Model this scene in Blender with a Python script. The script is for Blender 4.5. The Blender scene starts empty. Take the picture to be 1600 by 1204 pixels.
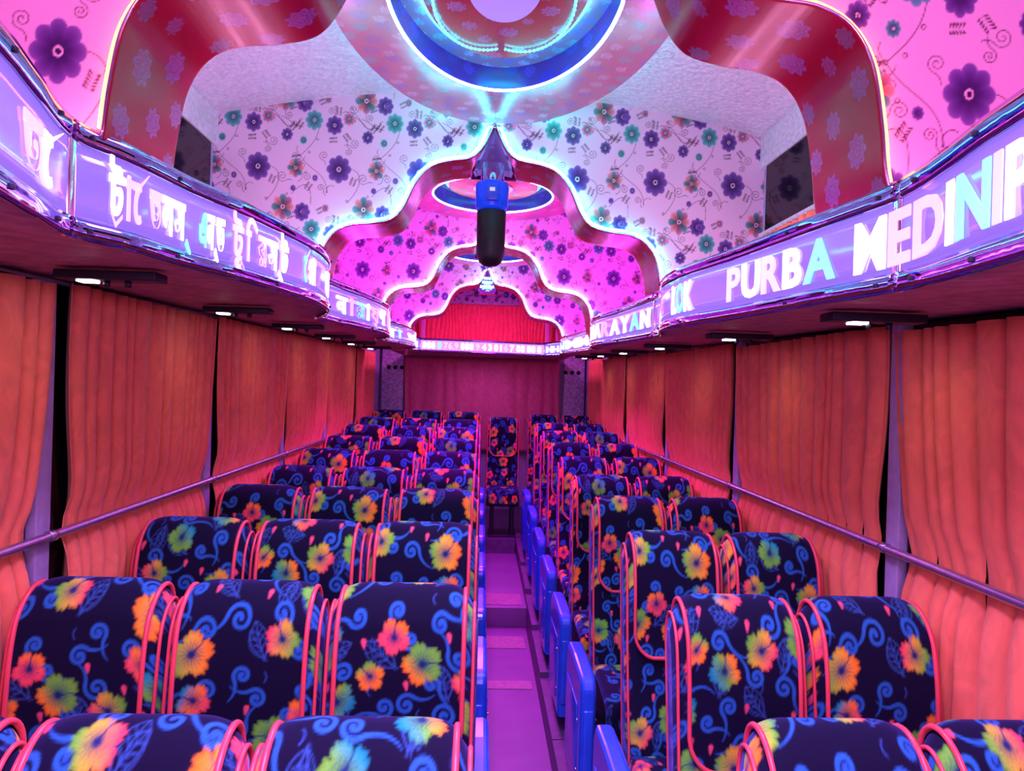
import bpy, bmesh, math, random
import numpy as np
from mathutils import Vector, Matrix
random.seed(7)
RNG = np.random.default_rng(11)
C = bpy.context.scene.collection
scene = bpy.context.scene
PI = math.pi
S = 1.15                      # depth scale
CH = 1.72                     # eye height above the aisle floor
CX = 0.026                    # centre line of the coach


def yy(z):
    return S * z


# ------------------------------------------------------------------ camera
cam_d = bpy.data.cameras.new('camera')
cam_d.sensor_width = 36.0
cam_d.lens = 1150 / 1600 * 36
cam_d.clip_start = 0.02
cam = bpy.data.objects.new('camera', cam_d)
C.objects.link(cam)
yaw, roll = math.atan(48 / 1150), math.radians(-1.7)
cam.matrix_world = (Matrix.Translation((0, 0, CH)) @ Matrix.Rotation(-yaw, 4, 'Z')
                    @ Matrix.Rotation(PI / 2, 4, 'X') @ Matrix.Rotation(-roll, 4, 'Z'))
scene.camera = cam

# ------------------------------------------------------------------ world, view
w = bpy.data.worlds.new('world')
scene.world = w
w.use_nodes = True
w.node_tree.nodes['Background'].inputs[0].default_value = (0.06, 0.02, 0.12, 1)
w.node_tree.nodes['Background'].inputs[1].default_value = 0.15
scene.view_settings.view_transform = 'Standard'
scene.view_settings.look = 'None'
scene.view_settings.gamma = 1
scene.view_settings.exposure = 0.0


def area(name, loc, size, power, col, rot=(0, 0, 0), size_y=None, spread=PI):
    l = bpy.data.lights.new(name, 'AREA')
    l.energy = power
    l.color = col
    l.size = size
    l.spread = spread
    if size_y:
        l.shape = 'RECTANGLE'
        l.size_y = size_y
    o = bpy.data.objects.new(name, l)
    C.objects.link(o)
    o.location = loc
    o.rotation_euler = rot
    return o


# roof lamps of the bays, then two fill lamps added for the rear curtains (old-depth, height above eye, power, colour)
for z, h, p, col in ((0.35, 0.98, 60, (0.72, 0.32, 1.0)),
                     (1.75, 1.10, 26, (0.66, 0.36, 1.0)),
                     (3.65, 1.02, 36, (1.0, 0.03, 1.0)),
                     (5.2, 1.0, 34, (1.0, 0.03, 1.0)),
                     (6.55, 1.0, 24, (1.0, 0.14, 0.8)),  # added fill that brightens the upper rear curtain
                     (6.85, 0.27, 5, (0.8, 0.22, 1.0))):  # added fill under the rear rack, brightens the rear curtain
    area('bay_and_fill_lamp', (CX, yy(z), CH + h), 0.45, p, col, spread=math.radians(125 if z < 6 else 180))
# unseen fill light added behind the camera, facing the rear
area('front_fill_light', (CX, -0.9, CH + 0.25), 1.2, 30, (0.9, 0.38, 0.85), (math.radians(75), 0, 0), 0.5)

# ------------------------------------------------------------------ helpers


def tag(o, label=None, cat=None, group=None, kind=None):
    if label:
        o['label'] = label
    if cat:
        o['category'] = cat
    if group:
        o['group'] = group
    if kind:
        o['kind'] = kind
    return o


def empty(name, loc=(0, 0, 0), rz=0):
    o = bpy.data.objects.new(name, None)
    o.empty_display_size = 0.1
    o.location = loc
    o.rotation_euler = (0, 0, rz)
    C.objects.link(o)
    return o


class MB:
    def __init__(s):
        s.v, s.f, s.m, s.c, s.sm = [], [], [], [], []

    def add(s, vs, fs, mi=0, col=None, smooth=True):
        b = len(s.v)
        s.v.extend([tuple(p) for p in vs])
        s.f.extend([tuple(i + b for i in f) for f in fs])
        s.m.extend([mi] * len(fs))
        s.sm.extend([smooth] * len(fs))
        return s

    def box(s, x0, x1, y0, y1, z0, z1, r=0.0, mi=0):
        if r <= 0:
            vs = [(x, y, z) for x in (x0, x1) for y in (y0, y1) for z in (z0, z1)]
            fs = [(0, 1, 3, 2), (4, 6, 7, 5), (0, 4, 5, 1), (2, 3, 7, 6), (0, 2, 6, 4), (1, 5, 7, 3)]
            return s.add(vs, fs, mi, smooth=False)
        bm = bmesh.new()
        bmesh.ops.create_cube(bm, size=1)
        for v in bm.verts:
            v.co = Vector(((x0 + x1) / 2 + v.co.x * (x1 - x0), (y0 + y1) / 2 + v.co.y * (y1 - y0), (z0 + z1) / 2 + v.co.z * (z1 - z0)))
        bmesh.ops.bevel(bm, geom=bm.edges[:], offset=r, segments=3, profile=0.5, affect='EDGES')
        bm.verts.index_update()
        s.add([v.co[:] for v in bm.verts], [[v.index for v in f.verts] for f in bm.faces], mi)
        bm.free()
        return s

    def tube(s, pts, r, n=8, closed=False, mi=0, flat=1.0):
        P = [Vector(p) for p in pts]
        N = len(P)
        rs = r if isinstance(r, (list, tuple)) else [r] * N
        vs = []
        up = None
        for i in range(N):
            if closed:
                t = P[(i + 1) % N] - P[i - 1]
            else:
                t = P[min(i + 1, N - 1)] - P[max(i - 1, 0)]
            if t.length < 1e-9:
                t = Vector((0, 0, 1))
            t.normalize()
            if up is None:
                up = Vector((0, 0, 1)) if abs(t.z) < 0.9 else Vector((1, 0, 0))
            a = (up - t * up.dot(t))
            if a.length < 1e-6:
                a = t.orthogonal()
            a.normalize()
            up = a
            b = t.cross(a)
            for k in range(n):
                q = 2 * PI * k / n
                vs.append(P[i] + (a * math.cos(q) * flat + b * math.sin(q)) * rs[i])
        fs = []
        for i in range(N if closed else N - 1):
            j = (i + 1) % N
            for k in range(n):
                l = (k + 1) % n
                fs.append((i * n + k, i * n + l, j * n + l, j * n + k))
        if not closed:
            fs.append(tuple(range(n))[::-1])
            fs.append(tuple((N - 1) * n + k for k in range(n)))
        return s.add(vs, fs, mi)

    def lathe(s, prof, n=48, cx=0, cy=0, mi=0, cap=False):
        vs = [(cx + r * math.cos(2 * PI * k / n), cy + r * math.sin(2 * PI * k / n), z) for r, z in prof for k in range(n)]
        fs = []
        for i in range(len(prof) - 1):
            for k in range(n):
                l = (k + 1) % n
                fs.append((i * n + k, i * n + l, (i + 1) * n + l, (i + 1) * n + k))
        if cap:
            fs.append(tuple(range(n))[::-1])
            fs.append(tuple((len(prof) - 1) * n + k for k in range(n)))
        return s.add(vs, fs, mi)

    def build(s, name, mats, parent=None, smooth=None):
        me = bpy.data.meshes.new(name)
        me.from_pydata(s.v, [], s.f)
        for m in (mats if isinstance(mats, (list, tuple)) else [mats]):
            me.materials.append(m)
        me.polygons.foreach_set('material_index', s.m)
        me.polygons.foreach_set('use_smooth', s.sm if smooth is None else [smooth] * len(s.f))
        o = bpy.data.objects.new(name, me)
        C.objects.link(o)
        if parent:
            o.parent = parent
        if len(s.v) < 60000:
            bm = bmesh.new()
            bm.from_mesh(me)
            bmesh.ops.recalc_face_normals(bm, faces=bm.faces)
            bm.to_mesh(me)
            bm.free()
        return o


def grid(name, P, mats, parent=None, col=None, closed_u=False, keep=None, smooth=True, thick=0.0, flip=False):
    """P[nu,nv,3] -> mesh; col[nu,nv,3] -> colour attribute 'pat'."""
    nu, nv = P.shape[:2]
    idx = np.arange(nu * nv).reshape(nu, nv)
    if closed_u:
        idx = np.vstack([idx, idx[:1]])
    a, b, c, d = idx[:-1, :-1], idx[1:, :-1], idx[1:, 1:], idx[:-1, 1:]
    q = np.stack([a, b, c, d], -1).reshape(-1, 4)
    if flip:
        q = q[:, ::-1]
    if keep is not None:
        q = q[keep.reshape(-1)]
    me = bpy.data.meshes.new(name)
    me.vertices.add(nu * nv)
    me.vertices.foreach_set('co', P.reshape(-1).astype(np.float32))
    me.loops.add(q.size)
    me.loops.foreach_set('vertex_index', q.reshape(-1).astype(np.int32))
    me.polygons.add(len(q))
    me.polygons.foreach_set('loop_start', (np.arange(len(q)) * 4).astype(np.int32))
    me.polygons.foreach_set('use_smooth', np.full(len(q), smooth))
    me.update(calc_edges=True)
    if col is not None:
        at = me.color_attributes.new('pat', 'FLOAT_COLOR', 'POINT')
        cc = np.ones((nu * nv, 4), np.float32)
        cc[:, :3] = col.reshape(-1, 3)
        at.data.foreach_set('color', cc.reshape(-1))
    for m in (mats if isinstance(mats, (list, tuple)) else [mats]):
        me.materials.append(m)
    o = bpy.data.objects.new(name, me)
    C.objects.link(o)
    if parent:
        o.parent = parent
    if thick:
        sm = o.modifiers.new('thickness', 'SOLIDIFY')
        sm.thickness = abs(thick)
        sm.offset = 1 if thick > 0 else -1
    return o


def catmull(pts, n=8):
    P = [np.array(p, float) for p in pts]
    P = [2 * P[0] - P[1]] + P + [2 * P[-1] - P[-2]]
    out = []
    for i in range(1, len(P) - 2):
        for k in range(n):
            t = k / n
            out.append(0.5 * ((2 * P[i]) + (-P[i - 1] + P[i + 1]) * t + (2 * P[i - 1] - 5 * P[i] + 4 * P[i + 1] - P[i + 2]) * t * t
                              + (-P[i - 1] + 3 * P[i] - 3 * P[i + 1] + P[i + 2]) * t ** 3))
    out.append(P[-2])
    return np.array(out)


# ------------------------------------------------------------------ materials


def mat(name, col=(0.5, 0.5, 0.5), rough=0.5, metal=0.0, emit=None, es=0.0, pat=False, noise=0.0, nscale=20.0, bump=0.0, bscale=60.0,
        sheen=0.0, coat=0.0, spec=0.5, trans=0.0, sheen_col=(1, 1, 1)):
    m = bpy.data.materials.new(name)
    m.use_nodes = True
    nt = m.node_tree
    b = nt.nodes['Principled BSDF']
    b.inputs['Base Color'].default_value = (*col, 1)
    b.inputs['Roughness'].default_value = rough
    b.inputs['Metallic'].default_value = metal
    b.inputs['Specular IOR Level'].default_value = spec
    b.inputs['Sheen Weight'].default_value = sheen
    b.inputs['Sheen Tint'].default_value = (*sheen_col, 1)
    b.inputs['Coat Weight'].default_value = coat
    b.inputs['Coat Roughness'].default_value = 0.08
    b.inputs['Transmission Weight'].default_value = trans
    if emit:
        b.inputs['Emission Color'].default_value = (*emit, 1)
        b.inputs['Emission Strength'].default_value = es
    src = None
    if pat:
        a = nt.nodes.new('ShaderNodeVertexColor')
        a.layer_name = 'pat'
        src = a.outputs['Color']
    if noise > 0 or bump > 0:
        tc = nt.nodes.new('ShaderNodeTexCoord')
    if noise > 0:
        nz = nt.nodes.new('ShaderNodeTexNoise')
        nz.inputs['Scale'].default_value = nscale
        nz.inputs['Detail'].default_value = 5
        nt.links.new(tc.outputs['Object'], nz.inputs['Vector'])
        mr = nt.nodes.new('ShaderNodeMapRange')
        mr.inputs['From Min'].default_value = 0.3
        mr.inputs['From Max'].default_value = 0.7
        mr.inputs['To Min'].default_value = 1 - noise
        mr.inputs['To Max'].default_value = 1 + noise * 0.5
        nt.links.new(nz.outputs['Fac'], mr.inputs['Value'])
        mx = nt.nodes.new('ShaderNodeMix')
        mx.data_type = 'RGBA'
        mx.blend_type = 'MULTIPLY'
        mx.inputs['Factor'].default_value = 1
        if src:
            nt.links.new(src, mx.inputs['A'])
        else:
            mx.inputs['A'].default_value = (*col, 1)
        nt.links.new(mr.outputs['Result'], mx.inputs['B'])
        src = mx.outputs['Result']
    if src:
        nt.links.new(src, b.inputs['Base Color'])
    if bump > 0:
        n2 = nt.nodes.new('ShaderNodeTexNoise')
        n2.inputs['Scale'].default_value = bscale
        n2.inputs['Detail'].default_value = 3
        nt.links.new(tc.outputs['Object'], n2.inputs['Vector'])
        bp = nt.nodes.new('ShaderNodeBump')
        bp.inputs['Strength'].default_value = bump
        bp.inputs['Distance'].default_value = 0.01
        nt.links.new(n2.outputs['Fac'], bp.inputs['Height'])
        nt.links.new(bp.outputs['Normal'], b.inputs['Normal'])
    return m


M = {}
M['seat'] = mat('velvet_floral', pat=True, rough=0.85, sheen=0.30, spec=0.12, noise=0.12, nscale=250, sheen_col=(0.22, 0.22, 1))
M['piping'] = mat('coral_piping', (0.80, 0.08, 0.11), 0.35, noise=0.08, nscale=300)
M['blue_plastic'] = mat('blue_plastic', (0.02, 0.10, 0.75), 0.3, noise=0.15, nscale=15, coat=0.3)
M['dark_metal'] = mat('dark_metal', (0.03, 0.03, 0.05), 0.45, 0.6)
M['wallpaper'] = mat('floral_wallpaper', pat=True, rough=0.35, spec=0.4)
M['arch'] = mat('red_laminate_floral', pat=True, rough=0.26, spec=0.14, coat=0.03, bump=0.05, bscale=8)
M['medallion'] = mat('pink_laminate_floral', pat=True, rough=0.2, spec=0.6)
M['silver'] = mat('silver_glitter_board', (0.86, 0.78, 0.86), 0.33, 0.25, noise=0.2, nscale=60, bump=1.0, bscale=45)
M['chrome'] = mat('rippled_chrome', (0.34, 0.26, 0.62), 0.05, 1.0, bump=0.22, bscale=5)
M['trim'] = mat('chrome_edge_trim', (0.85, 0.75, 0.8), 0.15, 1.0)
M['rail'] = mat('brushed_rail', (0.55, 0.45, 0.75), 0.25, 0.9, noise=0.15, nscale=60)
M['wall'] = mat('lavender_wall_panel', (0.42, 0.36, 0.62), 0.5, noise=0.15, nscale=30)
M['post'] = mat('grey_speckled_post', (0.55, 0.50, 0.72), 0.5, noise=0.5, nscale=45)
M['rackunder'] = mat('maroon_lining_board', (0.50, 0.22, 0.25), 0.6, noise=0.35, nscale=22)
M['glass'] = mat('black_window_glass', (0.003, 0.003, 0.004), 0.08, spec=0.22)
M['floor'] = mat('purple_vinyl_floor', (0.17, 0.085, 0.24), 0.42, noise=0.15, nscale=5)
M['floor_band'] = mat('pale_floor_strip', (0.30, 0.20, 0.27), 0.4, noise=0.3, nscale=30)
M['plinth'] = mat('dark_plinth', (0.10, 0.06, 0.16), 0.5, noise=0.3, nscale=20)
M['black'] = mat('black_capsule', (0.004, 0.004, 0.004), 0.5)
M['bluecap'] = mat('blue_cap', (0.0, 0.06, 0.85), 0.25, emit=(0.0, 0.08, 1), es=0.25)
M['ledwhite'] = mat('reading_led', (1, 1, 1), emit=(1, 0.9, 0.95), es=14)
M['chromedull'] = mat('plain_panel', (0.25, 0.1, 0.3), 0.4)


def fabric_curtain(name, col):
    m = bpy.data.materials.new(name)
    m.use_nodes = True
    nt = m.node_tree
    b = nt.nodes['Principled BSDF']
    b.inputs['Roughness'].default_value = 0.55
    b.inputs['Sheen Weight'].default_value = 0.15
    b.inputs['Specular IOR Level'].default_value = 0.25
    tc = nt.nodes.new('ShaderNodeTexCoord')
    mp = nt.nodes.new('ShaderNodeMapping')
    mp.inputs['Scale'].default_value = (9, 9, 5)
    nt.links.new(tc.outputs['Object'], mp.inputs['Vector'])
    wv = nt.nodes.new('ShaderNodeTexNoise')
    wv.inputs['Scale'].default_value = 1.6
    wv.inputs['Distortion'].default_value = 2
    wv.inputs['Detail'].default_value = 2
    nt.links.new(mp.outputs['Vector'], wv.inputs['Vector'])
    mr = nt.nodes.new('ShaderNodeMapRange')
    mr.inputs['From Min'].default_value = 0.35
    mr.inputs['From Max'].default_value = 0.65
    mr.inputs['To Min'].default_value = 0.90
    mr.inputs['To Max'].default_value = 1.06
    nt.links.new(wv.outputs['Fac'], mr.inputs['Value'])
    mx = nt.nodes.new('ShaderNodeMix')
    mx.data_type = 'RGBA'
    mx.blend_type = 'MULTIPLY'
    mx.inputs['Factor'].default_value = 1
    mx.inputs['A'].default_value = (*col, 1)
    nt.links.new(mr.outputs['Result'], mx.inputs['B'])
    nt.links.new(mx.outputs['Result'], b.inputs['Base Color'])
    bp = nt.nodes.new('ShaderNodeBump')
    bp.inputs['Strength'].default_value = 0.15
    bp.inputs['Distance'].default_value = 0.003
    nt.links.new(wv.outputs['Fac'], bp.inputs['Height'])
    nt.links.new(bp.outputs['Normal'], b.inputs['Normal'])
    return m


M['curtain'] = fabric_curtain('orange_red_satin', (0.92, 0.25, 0.135))
M['curtain_rear'] = fabric_curtain('magenta_satin', (0.78, 0.15, 0.30))
M['curtain_red'] = fabric_curtain('red_satin', (0.95, 0.09, 0.13))


def led(name, col, s):
    return mat(name, (0.1, 0.1, 0.1), emit=col, es=s)


def led_dots(name, col, s, scale):
    """row of separate diodes along the strip: bright dots by a wave in object space"""
    m = led(name, col, s)
    return m


LED = {'warm': led('led_warm', (1.0, 0.22, 0.06), 9), 'cyan': led('led_cyan', (0.05, 0.85, 1.0), 30), 'white': led('led_white', (1.0, 0.22, 1.0), 30),
       'magenta': led('led_magenta', (1.0, 0.02, 0.9), 110), 'pink': led('led_pink', (1.0, 0.05, 0.42), 46), 'blue': led('led_blue', (0.15, 0.25, 1.0), 8),
       'lilac': led('led_lilac', (1.0, 0.36, 0.74), 46), 'ring': led('led_ring', (0.02, 0.85, 1.0), 16), 'ringw': led('led_ring_white', (0.7, 0.9, 1.0), 7), 'plate': led('plate_lilac', (0.6, 0.5, 1.0), 1), 'green': led('led_green', (0.0, 1.0, 0.55), 6), 'peach': led('glow_peach', (1.0, 0.40, 0.22), 7), 'cyan_far': led('led_cyan_far', (0.6, 0.35, 1.0), 14), 'ring2': led('led_ring_far', (0.03, 0.6, 1.0), 5), 'halo': led('led_ceiling_cyan', (0.0, 0.9, 0.9), 26)}
M['sign'] = mat('lit_lilac_acrylic', (0.10, 0.07, 0.25), 0.12, emit=(0.36, 0.20, 0.95), es=0.80, coat=0.1)
M['sign_rear'] = mat('lit_rear_acrylic', (0.35, 0.25, 0.7), 0.08, emit=(0.8, 0.3, 1.0), es=1.2)
LET = {'w': mat('letter_white', (1, 1, 1), emit=(1.0, 0.92, 0.97), es=2.4), 'p': mat('letter_pink', (1, .6, .8), emit=(1.0, 0.42, 0.78), es=1.15),
       'c': mat('letter_cyan', (0.3, 1, 1), emit=(0.10, 0.85, 0.95), es=1.2), 'l': mat('letter_lilac', (.8, .6, 1), emit=(0.62, 0.42, 1.0), es=1.1)}

# ------------------------------------------------------------------ pattern tiles (rasterised in arrays, sampled on mesh vertices)


class Tile:
    def __init__(s, w, h, res, base):
        s.w, s.h, s.res, s.k = w, h, res, 1.0
        s.nx, s.ny = int(round(w / res)), int(round(h / res))
        s.a = np.empty((s.ny, s.nx, 3))
        s.a[:] = base

    def win(s, cx, cy, r):
        i0, i1 = int((cx - r) / s.res) - 2, int((cx + r) / s.res) + 3
        j0, j1 = int((cy - r) / s.res) - 2, int((cy + r) / s.res) + 3
        I, J = np.meshgrid(np.arange(i0, i1), np.arange(j0, j1))
        X, Y = I * s.res - cx, J * s.res - cy
        return I % s.nx, J % s.ny, X, Y

    def blend(s, I, J, m, col):
        m = np.clip(m, 0, 1)[..., None]
        s.a[J, I] = s.a[J, I] * (1 - m) + np.asarray(col) * m

    def stroke(s, pts, wd, col, al=1.0):
        P = np.array(pts, float)
        wds = np.broadcast_to(np.asarray(wd, float), (len(P),))
        c = (P.min(0) + P.max(0)) / 2
        r = np.abs(P - c).max() + wds.max() + s.res
        I, J, X, Y = s.win(c[0], c[1], r)
        best = np.full(X.shape, 1e9)
        for k in range(len(P)):
            d = np.hypot(X - (P[k, 0] - c[0]), Y - (P[k, 1] - c[1])) - wds[k]
            best = np.minimum(best, d)
        s.blend(I, J, (0.5 - best / s.res / 1.6) * al, col)

    def sample(s, u, v):
        x = np.asarray(u) * s.k / s.res
        y = np.asarray(v) * s.k / s.res
        i, j = np.floor(x).astype(int), np.floor(y).astype(int)
        fx, fy = (x - i)[..., None], (y - j)[..., None]
        A = s.a
        return (A[j % s.ny, i % s.nx] * (1 - fx) * (1 - fy) + A[j % s.ny, (i + 1) % s.nx] * fx * (1 - fy)
                + A[(j + 1) % s.ny, i % s.nx] * (1 - fx) * fy + A[(j + 1) % s.ny, (i + 1) % s.nx] * fx * fy)


def spiral(cx, cy, r, turns, a0, ch=1, tail=0.0, n=60, tdir=0.0):
    out = []
    for k in range(n):
        t = k / (n - 1)
        a = a0 + ch * t * turns * 2 * PI
        q = r * (0.12 + 0.88 * t)
        out.append((cx + q * math.cos(a), cy + q * math.sin(a)))
    if tail:
        x, y = out[-1]
        d = a0 + ch * turns * 2 * PI + ch * PI / 2
        for k in range(1, 30):
            d -= ch * 0.045 * (1 if tdir == 0 else tdir)
            x += tail / 30 * math.cos(d)
            y += tail / 30 * math.sin(d)
            out.append((x, y))
    return out


# seat velvet ---------------------------------------------------------
FT = Tile(0.36, 0.42, 0.001, (0.0035, 0.003, 0.018))
FT.k = 0.86
BL = (0.018, 0.15, 0.46)
BL2 = (0.035, 0.13, 0.42)


def ss(e0, e1, x):
    t = np.clip((x - e0) / (e1 - e0), 0, 1)
    return t * t * (3 - 2 * t)


def hibiscus(T, cx, cy, R, rot, ca, cb, cc, gdir):
    I, J, X, Y = T.win(cx, cy, R * 1.1)
    r = np.hypot(X, Y)
    th = np.arctan2(Y, X) - rot
    pet = np.abs(np.cos(2.5 * th)) ** 0.32
    ruff = 1 + 0.05 * np.sin(th * 19) + 0.03 * np.sin(th * 31 + 1)
    rad = R * (0.56 + 0.50 * pet) * ruff
    g = np.clip(0.5 + 0.62 * (X * math.cos(gdir) + Y * math.sin(gdir)) / R, 0, 1)[..., None]
    ca, cb, cc = map(np.array, (ca, cb, cc))
    col = np.where(g < 0.5, ca + (cb - ca) * g * 2, cb + (cc - cb) * (g - 0.5) * 2)
    # petal veins near the throat, blue throat
    vein = ss(0.45, 0.8, np.abs(np.sin(th * 10))) * ss(R * 0.8, R * 0.3, r) * 0.75
    thr = ss(R * 0.42, R * 0.1, r)
    dk = np.clip(np.maximum(vein * (r < R * 0.8), thr), 0, 1)[..., None]
    col = col * (1 - dk) + np.array((0.006, 0.03, 0.12)) * dk
    edge = ss(1.0, 0.78, r / rad)[..., None]
    col = col * (0.62 + 0.38 * edge)
    m = np.clip((rad - r) / T.res / 1.5 + 0.5, 0, 1)[..., None]
    T.a[J, I] = T.a[J, I] * (1 - m) + col * m
    a = rot + 0.5
    T.stroke([(cx + R * 0.75 * t * math.cos(a), cy + R * 0.75 * t * math.sin(a)) for t in np.linspace(0, 1, 14)],
             np.linspace(0.0025, 0.0012, 14), (0.01, 0.03, 0.13))


def leaf(T, cx, cy, L, a, col, wd=0.0007):
    for sg in (-1, 1):
        T.stroke([(cx + math.cos(a) * t * L - math.sin(a) * sg * L * 0.26 * math.sin(PI * t) ** 0.8, cy + math.sin(a) * t * L + math.cos(a) * sg * L * 0.26 * math.sin(PI * t) ** 0.8)
                  for t in np.linspace(0, 1, 60)], wd, col)
    T.stroke([(cx + math.cos(a) * t * L, cy + math.sin(a) * t * L) for t in np.linspace(-0.1, 1, 60)], wd, col)
    for q in (0.25, 0.45, 0.65):
        for sg in (-1, 1):
            T.stroke([(cx + math.cos(a) * (q + t * 0.16) * L - math.sin(a) * sg * L * 0.17 * t, cy + math.sin(a) * (q + t * 0.16) * L + math.cos(a) * sg * L * 0.17 * t)
                      for t in np.linspace(0, 1, 20)], wd * 0.8, col)


for cx, cy, L, a in ((.04, .20, .075, 1.3), (.145, .16, .07, 2.2), (.30, .31, .08, .6), (.22, .05, .07, 1.9), (.09, .34, .06, 2.9),
                     (.19, .25, .07, 1.2), (.33, .14, .06, 2.5), (.26, .20, .06, 4.4)):
    leaf(FT, cx, cy, L, a, BL2, 0.0009)
    leaf(FT, cx + .004, cy - .002, L * 0.9, a + .25, BL2, 0.0007)
for cx, cy, r, tu, a0, ch, tl in ((.065, .175, .02, 1.4, 1.3, 1, .06), (.29, .07, .019, 1.3, 3.3, -1, .05), (.11, .405, .02, 1.3, 1.1, 1, .05), (.275, .235, .021, 1.3, .3, 1, .05), (.165, .12, .026, 1.4, 0.3, 1, .07), (.195, .215, .024, 1.4, 2.3, -1, .06), (.10, .10, .022, 1.35, .5, 1, .06), (.045, .30, .020, 1.3, 2.2, -1, .07), (.17, .33, .024, 1.4, 4.0, 1, .05),
                                  (.25, .13, .022, 1.3, 1.0, -1, .06), (.32, .23, .020, 1.35, 3.0, 1, .07), (.13, .235, .020, 1.3, 5.0, -1, .06),
                                  (.21, .39, .019, 1.3, .2, 1, .05), (.34, .06, .022, 1.4, 2.6, -1, .07), (.02, .40, .018, 1.2, 4.4, 1, .05),
                                  (.27, .36, .018, 1.2, 5.5, -1, .05), (.18, .015, .018, 1.3, 1.7, 1, .05), (.015, .145, .017, 1.25, 3.6, 1, .05),
                                  (.30, .41, .016, 1.2, 0.9, -1, .04), (.225, .275, .017, 1.2, 2.0, 1, .05)):
    p = spiral(cx, cy, r, tu, a0, ch, tl)
    FT.stroke(p, np.concatenate([np.linspace(.0042, .0040, 60), np.linspace(.004, .001, len(p) - 60)]), BL)
    FT.stroke([p[0]] * 2, .0048, (0.02, .13, .5))
G, YO, OR, PK, TE, MG = (0.16, 0.62, 0.05), (0.75, 0.55, 0.04), (0.95, 0.30, 0.02), (0.85, 0.10, 0.12), (0.01, 0.36, 0.38), (0.6, 0.06, 0.3)
for cx, cy, R, rot, a, b, c, gd in ((.075, .055, .043, .3, G, YO, OR, 0.1), (.255, .085, .034, 1.4, G, YO, PK, 3.0),
                                    (.055, .245, .036, .9, TE, G, OR, 0.4), (.145, .285, .037, .0, G, YO, PK, 5.8), (.245, .315, .040, 2.5, G, G, OR, 5.5),
                                    (.305, .365, .032, 1.1, PK, PK, OR, 2.0), (.315, .175, .034, 0.6, TE, G, G, 4.0), 
                                    (.085, .385, .033, 2.2, PK, OR, TE, 2.6), (.35, .29, .028, 0.2, OR, OR, G, 1.2)):
    hibiscus(FT, cx, cy, R, rot, a, b, c, gd)
for cx, cy in ((.105, .165), (.215, .155), (.02, .085), (.275, .265), (.115, .32), (.19, .36), (.335, .105), (.005, .345)):
    FT.stroke([(cx + .002 * t, cy + .012 * t) for t in np.linspace(0, 1, 12)], np.linspace(.002, .0055, 12), (0.75, 0.10, 0.16), .9)
for k in range(9):
    cx, cy = RNG.uniform(0, .36), RNG.uniform(0, .42)
    for q in range(7):
        a = -0.9 + q * 0.3
        FT.stroke([(cx + math.cos(a) * .012, cy + math.sin(a) * .012)] * 2, .0012, (0.04, 0.14, 0.5))
# soften a little (velvet pile)
for ax in (0, 1):
    FT.a = (np.roll(FT.a, 1, ax) + 2 * FT.a + np.roll(FT.a, -1, ax)) / 4

# wallpaper -----------------------------------------------------------
WT = Tile(0.345, 0.47, 0.0009, (0.82, 0.62, 0.78))
VN = (0.10, 0.02, 0.07)


def flower8(T, cx, cy, R, cols, ring=(0.85, 0.7, 0.8), sq=1.15):
    I, J, X, Y = T.win(cx, cy, R * 1.3)
    Y = Y / sq
    r = np.hypot(X, Y)
    th = np.arctan2(Y, X)
    n = 8
    rad = R * (0.80 + 0.20 * np.abs(np.cos(n / 2 * th)) ** 0.8 * 1.0)
    k = (np.floor((th + PI) / (2 * PI / n) + 0.5).astype(int)) % n
    c = np.array([cols[i % len(cols)] for i in range(n)])[k]
    t = np.clip(r / rad, 0, 1)[..., None]
    cc = c * (0.25 + 1.1 * t ** 1.3) + 0.10 * t ** 4
    rg = (np.abs(r - R * 0.14) < R * 0.035)
    cc = np.where(rg[..., None], np.array(ring), cc)
    m = np.clip((rad - r) / T.res / 2 + 0.5, 0, 1)[..., None]
    T.a[J, I] = T.a[J, I] * (1 - m) + cc * m


def fern(T, x, y, a, s, col=VN):
    for k in range(5):
        px, py = x + math.cos(a) * s * k * 0.24, y + math.sin(a) * s * k * 0.24
        for sg in (-1, 1):
            b = a + sg * 1.15
            l = s * (0.42 if sg > 0 else 0.3)
            T.stroke([(px + math.cos(b) * l * t, py + math.sin(b) * l * t) for t in np.linspace(.25, 1, 8)], np.linspace(.0008, .0026, 8), col)


kx = 0.00063


def wp(x, y):
    return (x * kx + .20, -y * kx + .22)


def bez(a, b, c, d, n=70):
    a, b, c, d = map(np.array, (a, b, c, d))
    return [tuple((1 - t) ** 3 * a + 3 * (1 - t) ** 2 * t * b + 3 * (1 - t) * t * t * c + t ** 3 * d) for t in np.linspace(0, 1, n)]


for q in (((-265, -85), (-180, -160), (-150, -210), (-140, -290)), ((-265, -85), (-190, 30), (-90, 10), (-75, 165)), ((60, -10), (190, 10), (150, 130), (60, 230)),
          ((30, -400), (160, -330), (150, -330), (230, -230)), ((20, -390), (170, -420), (120, -230), (260, -300)), ((-80, 165), (-90, 120), (-50, 100), (-30, 120)),
          ((230, 180), (330, 60), (370, 120), (360, 250)), ((-400, -350), (-330, -320), (-310, -290), (-250, -280))):
    WT.stroke(bez(*[wp(*p) for p in q], n=200), .0011, VN)
for x, y, r, a0, ch in ((-105, -90, 30, 0, 1), (100, -180, 32, 2, -1), (165, 60, 38, 1, 1), (60, -120, 24, 3, 1), (-120, 130, 24, 4, -1), (200, -360, 26, 1, -1),
                        (330, 60, 30, 5, 1), (240, -300, 28, 2, 1), (-250, -20, 26, 0, -1), (90, 330, 30, 1.5, 1), (-60, 350, 26, 4, -1), (250, -90, 22, 2.6, 1)):
    c = wp(x, y)
    WT.stroke(spiral(c[0], c[1], r * kx, 1.7, a0, ch, 0.03, n=130), .0011, VN)
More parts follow.
